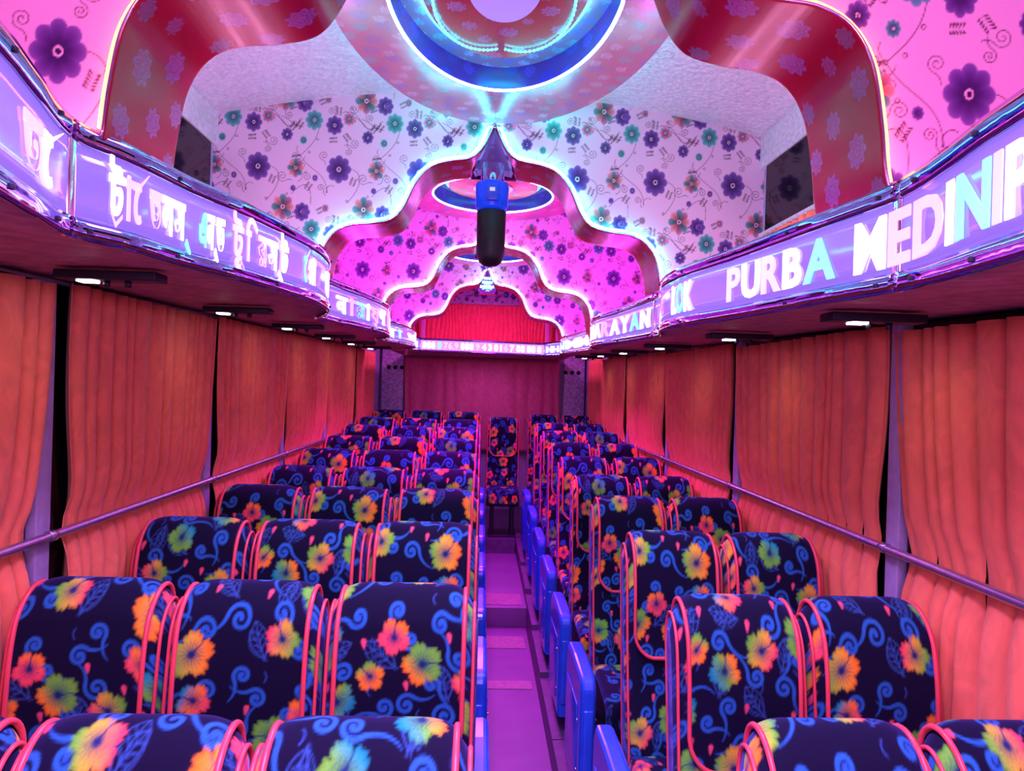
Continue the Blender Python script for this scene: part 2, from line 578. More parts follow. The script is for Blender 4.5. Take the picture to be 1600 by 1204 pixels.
for x, y in ((-265, -85), (-205, -110), (-150, -200), (-225, 30), (80, -420), (200, 180), (60, 215), (270, -420), (-30, 320)):
    c = wp(x, y)
    WT.stroke([(c[0] + .0042 * math.cos(t), c[1] + .0042 * math.sin(t)) for t in np.linspace(0, 6.3, 40)], .0011, VN)
for x, y, a, s in ((-320, -60, .2, .03), (-70, -195, .1, .028), (30, -240, -.9, .03), (90, 110, 1.2, .03), (-10, -370, 1.5, .03), (160, -430, .4, .03),
                   (260, -270, 1.0, .03), (-330, -260, .9, .028), (330, 150, 1.0, .03), (200, 340, .4, .03), (-140, 300, .5, .03)):
    c = wp(x, y)
    fern(WT, c[0], c[1], a, s)
PU, PU2 = (0.10, 0.03, 0.26), (0.14, 0.05, 0.34)
MUL = [(0.07, 0.22, 0.24), (0.62, 0.22, 0.22), (0.35, 0.12, 0.20)]
TEA = [(0.05, 0.34, 0.32)]
RS = [(0.75, 0.14, 0.30), (0.2, 0.3, 0.35)]
for x, y, r, c in ((0, 0, 66, [PU]), (-37, -300, 46, [PU]), (-175, -330, 48, TEA), (190, -225, 31, [PU]), (-160, 65, 16, [PU2]), (255, 0, 45, MUL),
                   (175, 270, 60, MUL), (305, 300, 44, [PU]), (240, 140, 15, [PU2]), (-85, 270, 20, RS), (-245, -190, 20, TEA), (90, -340, 15, RS),
                   (60, 400, 32, RS), (-230, 300, 16, [PU2])):
    cc = wp(x, y)
    flower8(WT, cc[0], cc[1], r * kx * 1.28, c)

# laminate of the arches: lace flowers on dark red ----------------------


def lace(T, cx, cy, R, col, a0=0.0):
    I, J, X, Y = T.win(cx, cy, R * 1.25)
    r = np.hypot(X, Y)
    th = np.arctan2(Y, X) + a0
    rad = R * (0.86 + 0.14 * np.cos(8 * th))
    ln = np.maximum(np.exp(-((r - rad) / (R * .07)) ** 2), np.exp(-((r - rad * .62) / (R * .08)) ** 2) * .7)
    ln = np.maximum(ln, np.exp(-((r - R * .2) / (R * .07)) ** 2) * .8)
    fill = (r < rad) * (0.12 + 0.25 * (np.sin(r / R * 26) > 0) * (np.cos(16 * th) > 0))
    T.blend(I, J, np.maximum(ln * .95, fill * 1.2), col)


AT = Tile(0.30, 0.30, 0.0012, (0.34, 0.006, 0.035))
MT = Tile(0.24, 0.24, 0.0012, (0.50, 0.16, 0.26))
for x, y, R, c in ((.05, .05, .030, (.30, .22, .62)), (.17, .09, .033, (.34, .26, .6)), (.26, .03, .022, (.10, .30, .45)), (.09, .17, .028, (.36, .24, .6)), (.22, .20, .032, (.28, .2, .62)),
                   (.03, .26, .024, (.1, .32, .45)), (.14, .26, .026, (.36, .26, .6)), (.28, .12, .020, (.3, .2, .5))):
    lace(AT, x, y, R, c, x * 9)
for k, (x, y) in enumerate(((.03, .03), (.10, .05), (.18, .03), (.22, .10), (.05, .11), (.13, .13), (.20, .17), (.03, .19), (.11, .21), (.17, .23))):
    lace(MT, x, y, .021 + .004 * (k % 3), ((.7, .5, .7), (.10, .5, .5), (.25, .15, .5))[k % 3], k)

# ------------------------------------------------------------------ the shell of the coach
XL, XR = -1.178, 1.222
YB, YF = yy(7.5), -1.2


def box_obj(name, b, m, r=0.0, parent=None):
    return MB().box(*b, r=r).build(name, m, parent)


for nm, b, m in (('floor', (XL - .05, XR + .05, YF, YB, -.06, 0), M['floor']),
                 ('wall_left', (XL - .05, XL, YF, YB, -.06, CH + 1.4), M['wall']),
                 ('wall_right', (XR, XR + .05, YF, YB, -.06, CH + 1.4), M['wall']),
                 ('wall_rear', (XL - .05, XR + .05, YB, YB + .05, -.06, CH + 1.4), M['wall']),
                 ('wall_front', (XL - .05, XR + .05, YF - .05, YF, -.06, CH + 1.4), M['wall'])):
    tag(box_obj(nm, b, m), kind='structure')
# raised aisle floor towards the rear, with its riser
tag(box_obj('floor_step', (XL, XR, yy(4.55), YB, 0, .14), M['floor'], .004), kind='structure')
fb = MB()  # paler strips across the aisle floor
for z0, z1, zz in ((3.62, 3.72, .0), (4.18, 4.38, .0), (4.60, 4.85, .14)):
    fb.box(.05, .34, yy(z0), yy(z1), zz + .0005, zz + .004)
tag(fb.build('floor_strips', M['floor_band']), kind='structure')


def ceil_h(x, z=0):
    return 1.31 - 0.115 * ((x - CX) / 1.18) ** 2 - 0.03 * abs(x - CX)


nx = 61
xs = np.linspace(XL, XR, nx)
P = np.zeros((nx, 40, 3))
for i, x in enumerate(xs):
    for j, y in enumerate(np.linspace(YF, YB, 40)):
        P[i, j] = (x, y, CH + ceil_h(x))
tag(grid('ceiling', P, M['silver'], thick=0.03, flip=True), kind='structure')

# lavender window posts and dark glass on the side walls
LP = [-.30, .72, 1.74, 2.76, 3.78, 4.8, 5.8, 6.8]
RP = [-.35, .72, 1.80, 2.94, 4.05, 5.16, 6.27, 7.0]


def hl(z):
    return .215 + .014 * z


def hr(z):
    return .165 + .02 * z


n = 0
for side, X, PP, hh in ((-1, XL, LP, hl), (1, XR, RP, hr)):
    for k in range(len(PP) - 1):
        n += 1
        z0, z1 = yy(PP[k]) + .05, yy(PP[k + 1]) - .05
        a, b = (X - .01, X + .012) if side < 0 else (X - .012, X + .01)
        o = MB().box(a, b, z0, z1, .75, CH + .24).build('window_%d' % n, M['glass'])
        tag(o, kind='structure')

# ------------------------------------------------------------------ arches with floral bulkheads
HALF = [(0, 1.125), (.02, 1.075), (.05, 1.015), (.095, .972), (.15, .96), (.2, .952), (.27, .925), (.33, .857), (.38, .75), (.43, .695), (.51, .674),
        (.60, .664), (.67, .63), (.715, .56), (.737, .45), (.746, .37), (.760, .31)]


def profile(sx=1.0, dh=0.0, mh=1.0):
    c = catmull(HALF, 6)
    # keep the spike sharp: mirrored halves meet at the tip
    L = [(-x * sx, h * mh + dh) for x, h in c[::-1]]
    R = [(x * sx, h * mh + dh) for x, h in c[1:]]
    return np.array(L + R)


ARCH = [(1.17, .25, 'pink', 'warm', .96, .06, 'nearest and widest, its top cut off'),
        (2.75, .25, 'white', 'cyan', 1.0, 0.0, 'second, cyan glow, blue lamp hanging at its point'),
        (4.36, .22, 'magenta', 'white', .97, -.03, 'third, with white glow under a magenta wall'),
        (5.85, .20, 'magenta', 'cyan_far', .96, -.06, 'smallest and farthest, before the red rear curtain')]
ORD = ['nearest', 'second', 'third', 'farthest']
for ai, (z, dz, bayc, ledc, sx, dh, txt) in enumerate(ARCH):
    root = empty('ceiling_arch', (CX, yy(z), CH))
    tag(root, 'scalloped ceiling arch, ' + txt, 'arch', 'ceiling arches across the coach')
    pr = profile(sx, dh)
    if ai == 0:          # the left foot of the nearest arch ends on the rack edge
        pr = pr[(pr[:, 0] > 0) | (pr[:, 1] > .418)]
    dY = yy(dz)
    seg = np.hypot(*np.diff(pr, axis=0).T)
    s = np.concatenate([[0], np.cumsum(seg)])
    # resample
    st = 0.0032 if ai == 0 else .0065
    ns = int(s[-1] / st)
    sn = np.linspace(0, s[-1], ns)
    px, pz = np.interp(sn, s, pr[:, 0]), np.interp(sn, s, pr[:, 1])
    nd = max(8, int(dY / st))
    P = np.zeros((ns, nd, 3))
    P[..., 0] = px[:, None]
    P[..., 2] = pz[:, None]
    yv = np.linspace(0, dY, nd)
    P[..., 1] = yv[None]
    col = AT.sample(np.broadcast_to(sn[:, None], (ns, nd)), np.broadcast_to(yv[None], (ns, nd)) + .07 * ai)
    so = grid('soffit_band', P, M['arch'], root, col, thick=-.004)
    # outward normals for the led strip
    tx, tz = np.gradient(px), np.gradient(pz)
    ln = np.hypot(tx, tz)
    ox, oz = -tz / ln, tx / ln
    off = .020
    mb = MB()
    path = [(px[i] + ox[i] * off, .028, pz[i] + oz[i] * off) for i in range(8, ns - 8, 6)]
    mb.tube(path, .006, 6)
    mb.build('led_strip', LED[ledc], root)
    for nm, y0, r in (('front_trim', 0, .0032), ('rear_trim', dY, .003)):
        mb = MB()
        mb.tube([(px[i], y0, pz[i]) for i in range(0, ns, 5)], r, 8)
        mb.build(nm, M['trim'], root)
    # floral bulkhead above the arch
    res = .0030
    if ai >= 2:
        res = .0055
    gx = np.arange(XL - CX, XR - CX + res, res)
    if ai == 0:          # plain middle of the nearest wall is coarser
        gx = np.concatenate([gx[gx < -.5], np.arange(-.5, .5, .012), gx[gx >= .5]])
    order = np.argsort(pr[:, 0])
    lo = np.interp(gx, pr[order, 0], pr[order, 1])
    hbot = .30
    lo = np.where(np.abs(gx) < .760 * sx, lo + .002, hbot)
    hi = np.array([ceil_h(x + CX) for x in gx])
    rows = int(0.96 / res)
    base = np.arange(rows) * res + .36
    P = np.zeros((len(gx), rows, 3))
    P[..., 0] = gx[:, None]
    P[..., 1] = .055
    Z = base[None, :] * np.ones((len(gx), 1))
    P[..., 2] = np.clip(Z, lo[:, None], hi[:, None])
    col = WT.sample(P[..., 0] + .0 + .19 * ai + 3.45 * 2 - .018, P[..., 2] + .10 + .15 * ai)
    keep = (P[:-1, 1:, 2] - P[:-1, :-1, 2] > 1e-5) | (P[1:, 1:, 2] - P[1:, :-1, 2] > 1e-5)
    grid('floral_panel', P, M['wallpaper'], root, col, keep=keep, smooth=False, thick=.012)
    # hand-laid edge bead along the ceiling line
    mb = MB()
    mb.tube([(x, .045, ceil_h(x + CX) - .008) for x in np.linspace(XL - CX + .01, XR - CX - .01, 40)], .005, 6)
    mb.build('top_bead', LED['peach'] if ai == 1 else M['trim'], root)  # peach glow added on the second arch to tint the panel top
    # crown: faceted chrome cone under the point
    if ai > 0:
        mb = MB()
        tip = 1.125 + dh - .02
        pts = []
        for h, wd in ((tip, .004), (tip - .09, .045), (tip - .15, .078), (tip - .2, .098), (tip - .225, .098)):
            ring = []
            for k in range(9):
                a = PI * k / 8
                ring.append((wd * math.cos(a), -.012 - wd * .8 * math.sin(a) + .02, h))
            pts.append(ring)
        vs = [p for r_ in pts for p in r_]
        fs = [(i * 9 + k, i * 9 + k + 1, (i + 1) * 9 + k + 1, (i + 1) * 9 + k) for i in range(4) for k in range(8)]
        fs.append(tuple(4 * 9 + k for k in range(9)))
        mb.add(vs, fs, 0, smooth=False)
        mb.build('crown', M['chrome'], root)
        if ai == 3:
            m2 = MB()
            for h in (.885, .925, .96):
                m2.box(-.06 + (h - .885) * .4, .06 - (h - .885) * .4, -.075, -.06, h - .008, h + .008)
            m2.build('crown_led', LED['cyan'], root)

# unseen led strips added behind the fascia light each bulkhead from below; one colour a bay
# ------------------------------------------------------------------ side racks with lit signs
LX = [(-.35, .60), (.0, .52), (.40, .52), (.65, .58), (.84, .637), (.98, .678), (1.118, .712), (1.24, .677), (1.42, .653), (1.63, .605), (2.05, .548), (2.35, .568), (2.57, .642), (2.74, .71)]
RX = [(-.35, .64), (.0, .60), (.40, .60), (.65, .66), (.84, .705), (1.0, .735), (1.10, .745), (1.25, .735), (1.39, .722), (1.735, .695), (2.05, .655), (2.25, .652), (2.40, .672), (2.55, .72), (2.72, .74)]


def fpath(first):
    pts = list(first)
    base = [p for p in first if p[0] > 1.11]
    z0 = base[0][0]
    for k in (1, 2):
        for z, x in base[1:]:
            zz = z + 1.61 * k
            if zz < 5.75:
                pts.append((zz, x + (0.012 * k)))
    pts += [(5.86, .72), (6.05, .66), (6.2, .60)]
    c = catmull(pts, 10)
    return c


def fh(z):
    return .225 - .025 * min(1, max(0, (z - .9) / .25)) if z < 3 else .20 - .065 * min(1, (z - 3) / 3.2)


FP = {}
for side, first, hh, X in ((-1, LX, hl, XL), (1, RX, hr, XR)):
    c = fpath(first)
    c = c[(c[:, 0] > -.3)]
    pts = np.array([(side * x, yy(z), hh(z), fh(z)) for z, x in c])
    FP[side] = pts
    root = empty('luggage_rack', (X, yy(.5), CH))
    tag(root, 'wavy overhead luggage rack with a lit lilac sign front along the %s windows' % ('left' if side < 0 else 'right'), 'luggage rack', 'overhead luggage racks')
    off = Vector((-X, -yy(.5), 0))

    def band(name, lo, hi, m, dx=0.0, th=.006, a=0, b=None):
        q = pts[a:b]
        N = len(q)
        G_ = np.zeros((N, 5, 3))
        for j in range(5):
            t = j / 4
            bulge = math.sin(PI * t) * .004
            G_[:, j, 0] = q[:, 0] - side * (dx + bulge) + off.x
            G_[:, j, 1] = q[:, 1] + off.y
            G_[:, j, 2] = q[:, 2] + q[:, 3] * (lo + (hi - lo) * t)
        return grid(name, G_, m, root, thick=th * (1 if side > 0 else -1))
    # split into bays at the cusps
    zc = pts[:, 1] / S
    cuts = [0] + [int(np.argmin(np.abs(zc - q))) for q in (1.118 if side < 0 else 1.12, 2.74, 4.35, 5.86)] + [len(pts) - 1]
    for k in range(5):
        a, b = cuts[k], cuts[k + 1] + 1
        band('sign_panel', .16, .84, M['sign'], 0, a=a, b=b)
        band('chrome_band', .82, 1.0, M['chrome'], .006, a=a, b=b)
        band('chrome_band', 0.0, .18, M['chrome'], .006, a=a, b=b)
        # crystal corner strip at the cusp
        q = pts[cuts[k + 1]]
        mb = MB()
        mb.box(q[0] + off.x - .006, q[0] + off.x + .006, q[1] + off.y - .012, q[1] + off.y + .012, q[2], q[2] + q[3], .003)
        mb.build('corner_bead', M['trim'], root)
        # screws on the chrome
        for qi in np.linspace(a + 3, b - 5, 5).astype(int):
            for t in (.09, .91):
                q = pts[qi]
                mb = MB()
                sx_ = q[0] - side * .011 + off.x
                mb.box(sx_ - .003, sx_ + .003, q[1] + off.y - .004, q[1] + off.y + .004, q[2] + q[3] * t - .004, q[2] + q[3] * t + .004, .001)
                mb.build('screw', M['dark_metal'], root)
    # underside
    G_ = np.zeros((len(pts), 6, 3))
    G2 = np.zeros((len(pts), 6, 3))
    for j in range(6):
        t = j / 5
        G_[:, j, 0] = pts[:, 0] * (1 - t) + (X - side * .002) * t + off.x
        G_[:, j, 1] = pts[:, 1] + off.y
        G_[:, j, 2] = pts[:, 2] + .012 + .006 * math.sin(PI * t)
        G2[:, j] = G_[:, j]
        G2[:, j, 2] = pts[:, 2] + pts[:, 3] * .72
        G2[:, j, 0] = (pts[:, 0] + side * .02) * (1 - t) + (X - side * .002) * t + off.x
    grid('underside_panel', G_, M['rackunder'], root, thick=.01 * (1 if side < 0 else -1))
    grid('top_shelf', G2, M['wallpaper'], root, col=np.broadcast_to(np.array((.6, .5, .6)), G2.shape), thick=-.006 * (1 if side < 0 else -1))
    # added glow strips hidden behind the fascia, one run per bay
    for k, cname in enumerate(('pink', 'lilac', 'magenta', 'magenta')):
        a, b = cuts[k], cuts[k + 1]
        mb = MB()
        mb.tube([(q[0] + side * .05 + off.x, q[1] + off.y, q[2] + q[3] * .80) for q in pts[a + 2:b - 2:3]], .008, 6)
        mb.build('hidden_glow_strip', LED[cname], root)

# rear rack with the lit rear sign
rk = empty('rear_luggage_rack', (CX, yy(6.2), CH))
tag(rk, 'rear luggage shelf with a bright white and pink number sign across the coach', 'luggage rack')
rl, rh = .295, .13
NR = 40
xa, xb = FP[-1][-1][0], FP[1][-1][0]
h0l, h0r = FP[-1][-1][2], FP[1][-1][2]


def rear_pt(t, dy=0.0, dh=0.0):
    x = xa + (xb - xa) * t
    return (x - CX, -.0 - .05 * math.sin(PI * t) - dy, (h0l * (1 - t) + h0r * t) + dh)


for nm, a, b, m, dy in (('sign_panel', .15, .85, M['sign_rear'], 0), ('chrome_band', .85, 1, M['chrome'], .005), ('chrome_band', 0, .15, M['chrome'], .005)):
    G_ = np.zeros((NR, 3, 3))
    for i in range(NR):
        for j in range(3):
            G_[i, j] = rear_pt(i / (NR - 1), dy, rh * (a + (b - a) * j / 2))
    grid(nm, G_, m, rk, thick=.006)
mb = MB()
mb.box(xa - .3 - CX, xb + .3 - CX, .10, YB - yy(6.2) - .01, rl + .015, rl + .03)
mb.build('underside_panel', M['rackunder'], rk)
mb = MB()
mb.box(xa - .1 - CX, xb + .1 - CX, .10, YB - yy(6.2) - .01, rl + .09, rl + .10)
mb.build('top_shelf', M['chromedull'], rk)

# ------------------------------------------------------------------ lettering bent along the signs


def text_mesh(s, size):
    cu = bpy.data.curves.new('lettering', 'FONT')
    cu.body = s
    cu.size = size
    cu.offset = size * .030
    cu.extrude = .0015
    cu.resolution_u = 3
    o = bpy.data.objects.new('lettering', cu)
    C.objects.link(o)
    dg = bpy.context.evaluated_depsgraph_get()
    dg.update()
    me = bpy.data.meshes.new_from_object(o.evaluated_get(dg))
    bpy.data.objects.remove(o)
    bpy.data.curves.remove(cu)
    v = np.array([q.co[:] for q in me.vertices])
    f = [tuple(p.vertices) for p in me.polygons]
    bpy.data.meshes.remove(me)
    return v, f


def sign_text(side, items, z_start, z_end, mid=.5, size=.1, squash=1.0, extra=None):
    """items: [(string, colour key)] read left to right; on the left sign depth grows, on the right it shrinks"""
    pts = FP[side]
    s = np.concatenate([[0], np.cumsum(np.hypot(np.diff(pts[:, 0]), np.diff(pts[:, 1])))])
    zc = pts[:, 1] / S
    s0, s1 = np.interp([z_start, z_end], zc, s)
    geo = []
    x = 0
    for st, ck in items:
        if st == ' ':
            x += size * .35
            continue
        v, f = text_mesh(st, size)
        if st == 'ট' and ck == 'w0':
            pass
        x0, x1 = v[:, 0].min(), v[:, 0].max()
        v[:, 0] += x - x0
        geo.append((v, f, ck))
        x += (x1 - x0) + size * .07
    if extra:
        for (ex, ey, poly, ck) in extra:
            pv = np.array([(ex + a * size, ey + b * size, 0) for a, b in poly])
            geo.append((pv, [tuple(range(len(poly)))], ck))
    k = abs(s1 - s0) / x
    sg = 1 if s1 > s0 else -1
    root = None
    for o in C.objects:
        if o.name.startswith('luggage_rack') and (o.location.x < 0) == (side < 0):
            root = o
    for v, f, ck in geo:
        ss_ = s0 + sg * v[:, 0] * k
        X = np.interp(ss_, s, pts[:, 0])
        Y = np.interp(ss_, s, pts[:, 1])
        H = np.interp(ss_, s, pts[:, 2])
        F = np.interp(ss_, s, pts[:, 3])
        out = np.stack([X - side * (.0065 + np.clip(v[:, 2], -.002, .002)), Y, H + F * mid + (v[:, 1] - size * .36) * squash], -1)
        out[:, 0] -= root.location.x
        out[:, 1] -= root.location.y
        mb = MB()
        mb.add([tuple(p) for p in out], f, 0, smooth=False)
        mb.build('lettering', LET[ck], root)


bn = lambda t: [(a, b) for a, b in t]
sign_text(-1, [('ত', 'p'), ('ে', 'w')], .93, 1.09, size=.12)
ra = [(.02, -.04), (.16, -.22), (.34, -.06), (.30, -.02), (.17, -.13), (.06, .0)]
sign_text(-1, [('ট', 'w'), ('া', 'p'), ('ে', 'p'), ('ভ', 'l'), ('ল', 'w'), ('স', 'w'), ('্', 'c')], 1.19, 1.43, size=.115,
          extra=[(0, 0.0, [(.08, .02), (.30, -.20), (.62, -.02), (.62, .06), (.31, -.10), (.14, .06)], 'l')])
sign_text(-1, [('এ', 'c'), ('ন', 'w'), ('্ড', 'w')], 1.455, 1.54, size=.115)
sign_text(-1, [('টু', 'p'), ('ি', 'p'), ('র', 'p'), ('স', 'w'), ('্ট', 'w')], 1.57, 1.86, size=.115)
sign_text(-1, [('ে', 'c'), ('প', 'w'), ('া', 'p')], 1.97, 2.08, size=.115)
sign_text(-1, [('ম', 'w')], 2.25, 2.32, size=.11)
sign_text(-1, [('ন', 'w'), ('া', 'p'), ('র', 'c'), ('া', 'w'), ('য়', 'p'), ('ণ', 'w'), (' ', 'w'), ('ট', 'p'), ('ে', 'w'), ('স', 'w')], 2.95, 4.2, size=.115)
sign_text(-1, [('ম', 'w'), ('া', 'c'), (' ', 'c'), ('ত', 'w'), ('ি', 'w')], 4.5, 5.7, size=.09)
sign_text(-1, [('H', 'w'), ('H', 'w')], 5.9, 6.15, size=.08)
sign_text(1, [('P', 'l'), ('U', 'w'), ('R', 'p'), ('B', 'w'), ('A', 'c')], 1.78, 1.29, size=.125)
sign_text(1, [('M', 'w'), ('E', 'p'), ('D', 'p'), ('I', 'w'), ('N', 'c'), ('I', 'l'), ('P', 'w'), ('U', 'p'), ('R', 'w')], 1.24, .60, size=.135)
sign_text(1, [('L', 'w'), ('O', 'c'), ('K', 'w')], 2.17, 1.99, size=.13)
sign_text(1, [('I', 'w'), (' ', 'w'), ('F', 'w'), (' ', 'w'), ('N', 'w'), ('A', 'w'), ('R', 'p'), ('A', 'w'), ('Y', 'w'), ('A', 'c'), ('N', 'w')], 4.2, 2.8, size=.115)
sign_text(1, [('I', 'w'), ('N', 'c'), ('M', 'w'), ('M', 'w')], 5.7, 4.45, size=.10)
sign_text(1, [('H', 'w'), ('H', 'w')], 6.15, 5.9, size=.08)
# rear digits
v, x = None, 0
geo = []
for ch, ck in zip('888 8 76.9 888 9 4 3 0 1 6 7 88 88 8', 'wwwwcwppppwwwwpplwpwpwpwpppwwwwwwww' + 'w' * 9):
    if ch == ' ':
        x += .02
        continue
    v, f = text_mesh(ch, .085)
    v[:, 0] += x - v[:, 0].min()
    x = v[:, 0].max() + .006
    geo.append((v, f, ck))
for v, f, ck in geo:
    t = .02 + v[:, 0] / x * .96
    out = [rear_pt(tt, .008, rh * .5 + (b - .03)) for tt, b in zip(t, v[:, 1])]
    MB().add(out, f, 0, smooth=False).build('lettering', LET[ck], rk)

# ------------------------------------------------------------------ upper side windows above the racks
for bi, (z0, z1) in enumerate(((-.2, .95), (1.50, 2.74), (3.1, 4.33), (4.65, 5.82))):
    for side, X in ((-1, XL), (1, XR)):
        n += 1
        G_ = np.array([[[X - side * .006, yy(z0), CH + .40], [X - side * .006, yy(z0), CH + .93]], [[X - side * .006, yy(z1), CH + .40], [X - side * .006, yy(z1), CH + .93]]])
        o = MB().box(min(X, X - side * .012), max(X, X - side * .012), yy(z0), yy(z1), CH + .70, CH + .985).build('window_%d' % n, M['glass'])
        tag(o, kind='structure')
        o = MB().box(min(X, X - side * .02), max(X, X - side * .02), yy(z0 - .1), yy(z1 + .1), CH + .985, CH + 1.19).build('trim_%d' % n, M['silver'])
        tag(o, kind='structure')
        o = MB().box(min(X, X - side * .02), max(X, X - side * .02), yy(z0 - .1), yy(z1 + .1), CH + .30, CH + .70).build('trim_%d' % (n + 40), M['silver'])
        tag(o, kind='structure')


def curtain(name, axis, fixed, a0, a1, z0, z1, folds, amp, m, label, group, pinch=None, bulge=0.0, gather=0.0, seed=0, slant=0.0):
    """pleated cloth; axis 'y' hangs on a side wall at x=fixed, axis 'x' on the rear wall"""
    r = random.Random(seed)
    ph = [r.uniform(0, 6.28) for _ in range(6)]
    NU, NV = folds * 9, 26
    G_ = np.zeros((NU, NV, 3))
    for i in range(NU):
        u = i / (NU - 1)
        for j in range(NV):
            v = j / (NV - 1)
            z = z0 + (z1 - z0) * v
            mid = (a0 + a1) / 2
            a = a0 + (a1 - a0) * (u + .010 * math.sin(u * 14 + ph[0]) + .006 * math.sin(v * 5 + u * 20))
            if pinch is not None:
                d = math.exp(-((z - pinch) / .28) ** 2)
                a = mid + (a - mid) * (1 - gather * d)
            a += slant * (v - .5)
            fu = u * folds * 2 * PI + 2.0 * math.sin(u * 9 + ph[1]) + .9 * math.sin(u * 27 + ph[5]) + .8 * math.sin(v * 3.2 + u * 17 + ph[2]) * (1 - v)
            s_ = (1 - 2 * abs(math.sin(fu / 2)) ** .75) * math.copysign(1, fixed)
            dep = amp * (.82 * s_ + .12 * math.sin(fu * 2.3 + ph[3] + v * 2) * (1 - .5 * v) + .12 * math.sin(fu * .37 + ph[4])) * (1.08 - .16 * v)
            if pinch is not None:
                dep = dep * (1 - .75 * math.exp(-((z - pinch) / .07) ** 2)) + math.copysign(.018, fixed) * math.exp(-((z - pinch) / .07) ** 2)
            if axis == 'y':
                G_[i, j] = (fixed + dep - math.copysign(bulge, fixed) * math.sin(PI * v), a, z)
            else:
                G_[i, j] = (a, fixed + dep, z)
    c0 = G_.reshape(-1, 3)
    loc = ((c0[:, 0].min() + c0[:, 0].max()) / 2, (c0[:, 1].min() + c0[:, 1].max()) / 2, c0[:, 2].min())
    G_ -= np.array(loc)
    o = grid(name, G_, m, thick=.002)
    o.location = loc
    tag(o, label, 'curtain', group)
    return o


ORDN = ['nearest', 'second', 'third', 'fourth', 'fifth', 'sixth', 'seventh', 'eighth', 'ninth', 'tenth']
for side, X, PP, hh, nm in ((-1, XL, LP, hl, 'left'), (1, XR, RP, hr, 'right')):
    for k in range(len(PP) - 1):
        z0, z1 = yy(PP[k]) + .02, yy(PP[k + 1]) - (.015)
        if side < 0 and k == 2:
            z0 += .035
        ht = CH + hh(PP[k]) + .006
        curtain('window_curtain', 'y', X - side * .033, z0, z1, .62, ht, 13, .026, M['curtain'],
                'pleated orange red curtain, %s window from the camera on the %s wall' % (ORDN[k], nm),
                'side window curtains', pinch=CH - .435, gather=.085, seed=k * 3 + (50 if side > 0 else 0), slant=.06)

# rear curtain, rear window band, and the two speckled rear posts
curtain('rear_curtain', 'x', YB - .06, -.872, .932, .95, CH + .30, 9, .018, M['curtain_rear'],
        'wide smooth magenta orange curtain across the rear wall behind the last seats', None, seed=5)
curtain('upper_rear_curtain', 'x', YB - .05, -.95, 1.0, CH + .45, CH + .93, 40, .012, M['curtain_red'],
        'finely pleated red curtain above the rear sign, seen through the farthest arch', None, seed=6)
P = np.zeros((160, 50, 3))
for i in range(160):
    for j in range(50):
        P[i, j] = (XL + (XR - XL) * i / 159, YB - .02, CH + .92 + .38 * j / 49)
tag(grid('wall_rear_upper', P, M['wallpaper'], col=WT.sample(P[..., 0] + 5, P[..., 2]) * np.array((.75, .6, .85)), thick=.01), kind='structure')
tag(box_obj('trim_90', (-.75, .80, YB - .16, YB - .07, CH + .335, CH + .44), mat('sill_magenta', (.4, .12, .35), .4), .005), kind='structure')
for i, x in enumerate((-.80, -.68, .74, .86)):
    tag(box_obj('trim_%d' % (91 + i), (x - .025, x + .025, YB - .22, YB - .17, CH + .40, CH + .75), mat('post_pink_%d' % i, (.75, .2, .55), .3), .006), kind='structure')
for side, x0, x1, nm in ((-1, -1.15, -.90, 'left'), (1, .96, 1.20, 'right')):
    rp = MB()
    ob = rp.box(x0, x1, YB - .10, YB - .01, .8, CH + .42, .01).build('rear_corner_post', M['post'])
    tag(ob, 'speckled grey corner panel with three dark holes, %s of the rear curtain' % nm, 'post', 'rear corner posts')
    for q in range(3):
        mb = MB()
        cx_ = (x0 + x1) / 2 + (q - 1) * .075 + (.03 if side < 0 else -.03)
        pts_ = [(cx_ + .024 * math.cos(t), YB - .103, CH + .17 + .024 * math.sin(t)) for t in np.linspace(0, 2 * PI, 20, endpoint=False)]
        mb.add(pts_ + [(p[0], p[1] + .004, p[2]) for p in pts_], [tuple(range(20))] + [(i, (i + 1) % 20, 20 + (i + 1) % 20, 20 + i) for i in range(20)], 0)
        mb.build('hole', M['black'], ob)

# red cloth lying on the rack under the upper right window
curtain('shelf_curtain', 'y', XR - .055, yy(1.5), yy(2.65), CH + .42, CH + .66, 30, .016, M['curtain'],
        'short strip of gathered orange red cloth on the right rack under the upper black window', None, seed=9)

# ------------------------------------------------------------------ handrails
for side, X, PP, nm in ((-1, XL, LP, 'left'), (1, XR, RP, 'right')):
    root = empty('window_handrail', (X, 0, CH - .435))
    tag(root, 'long brushed metal guard rail running in front of the curtains along the %s wall' % nm, 'rail', 'window guard rails')
    xr = -side * .050
    MB().tube([(xr, y, 0) for y in np.linspace(-.4, YB - .12, 30)], .0125, 12).build('rail_bar', M['rail'], root)
    for z in PP[1:-1]:
        y = yy(z)
        b = MB()
        b.tube([(xr, y, 0), (xr * .5, y, .0), (-side * .005, y, 0)], .007, 8)
        b.box(-side * .012 - .004, -side * .012 + .004, y - .016, y + .016, -.055, .055, .003)
        b.tube([(xr, y - .015, 0), (xr, y + .015, 0)], .0155, 12)
        b.build('bracket', M['rail'], root)

# lavender mullions stand proud of the glass at every post
for side, X, PP, base_n in ((-1, XL, LP, 1), (1, XR, RP, 20)):
    for k, z in enumerate(PP[1:]):
        y = yy(z)
        a, b = sorted((X, X - side * .03))
        tag(box_obj('trim_%d' % (base_n + k), (a, b, y - .032, y + .032, .5, CH + .24), M['wall'], .004), kind='structure')

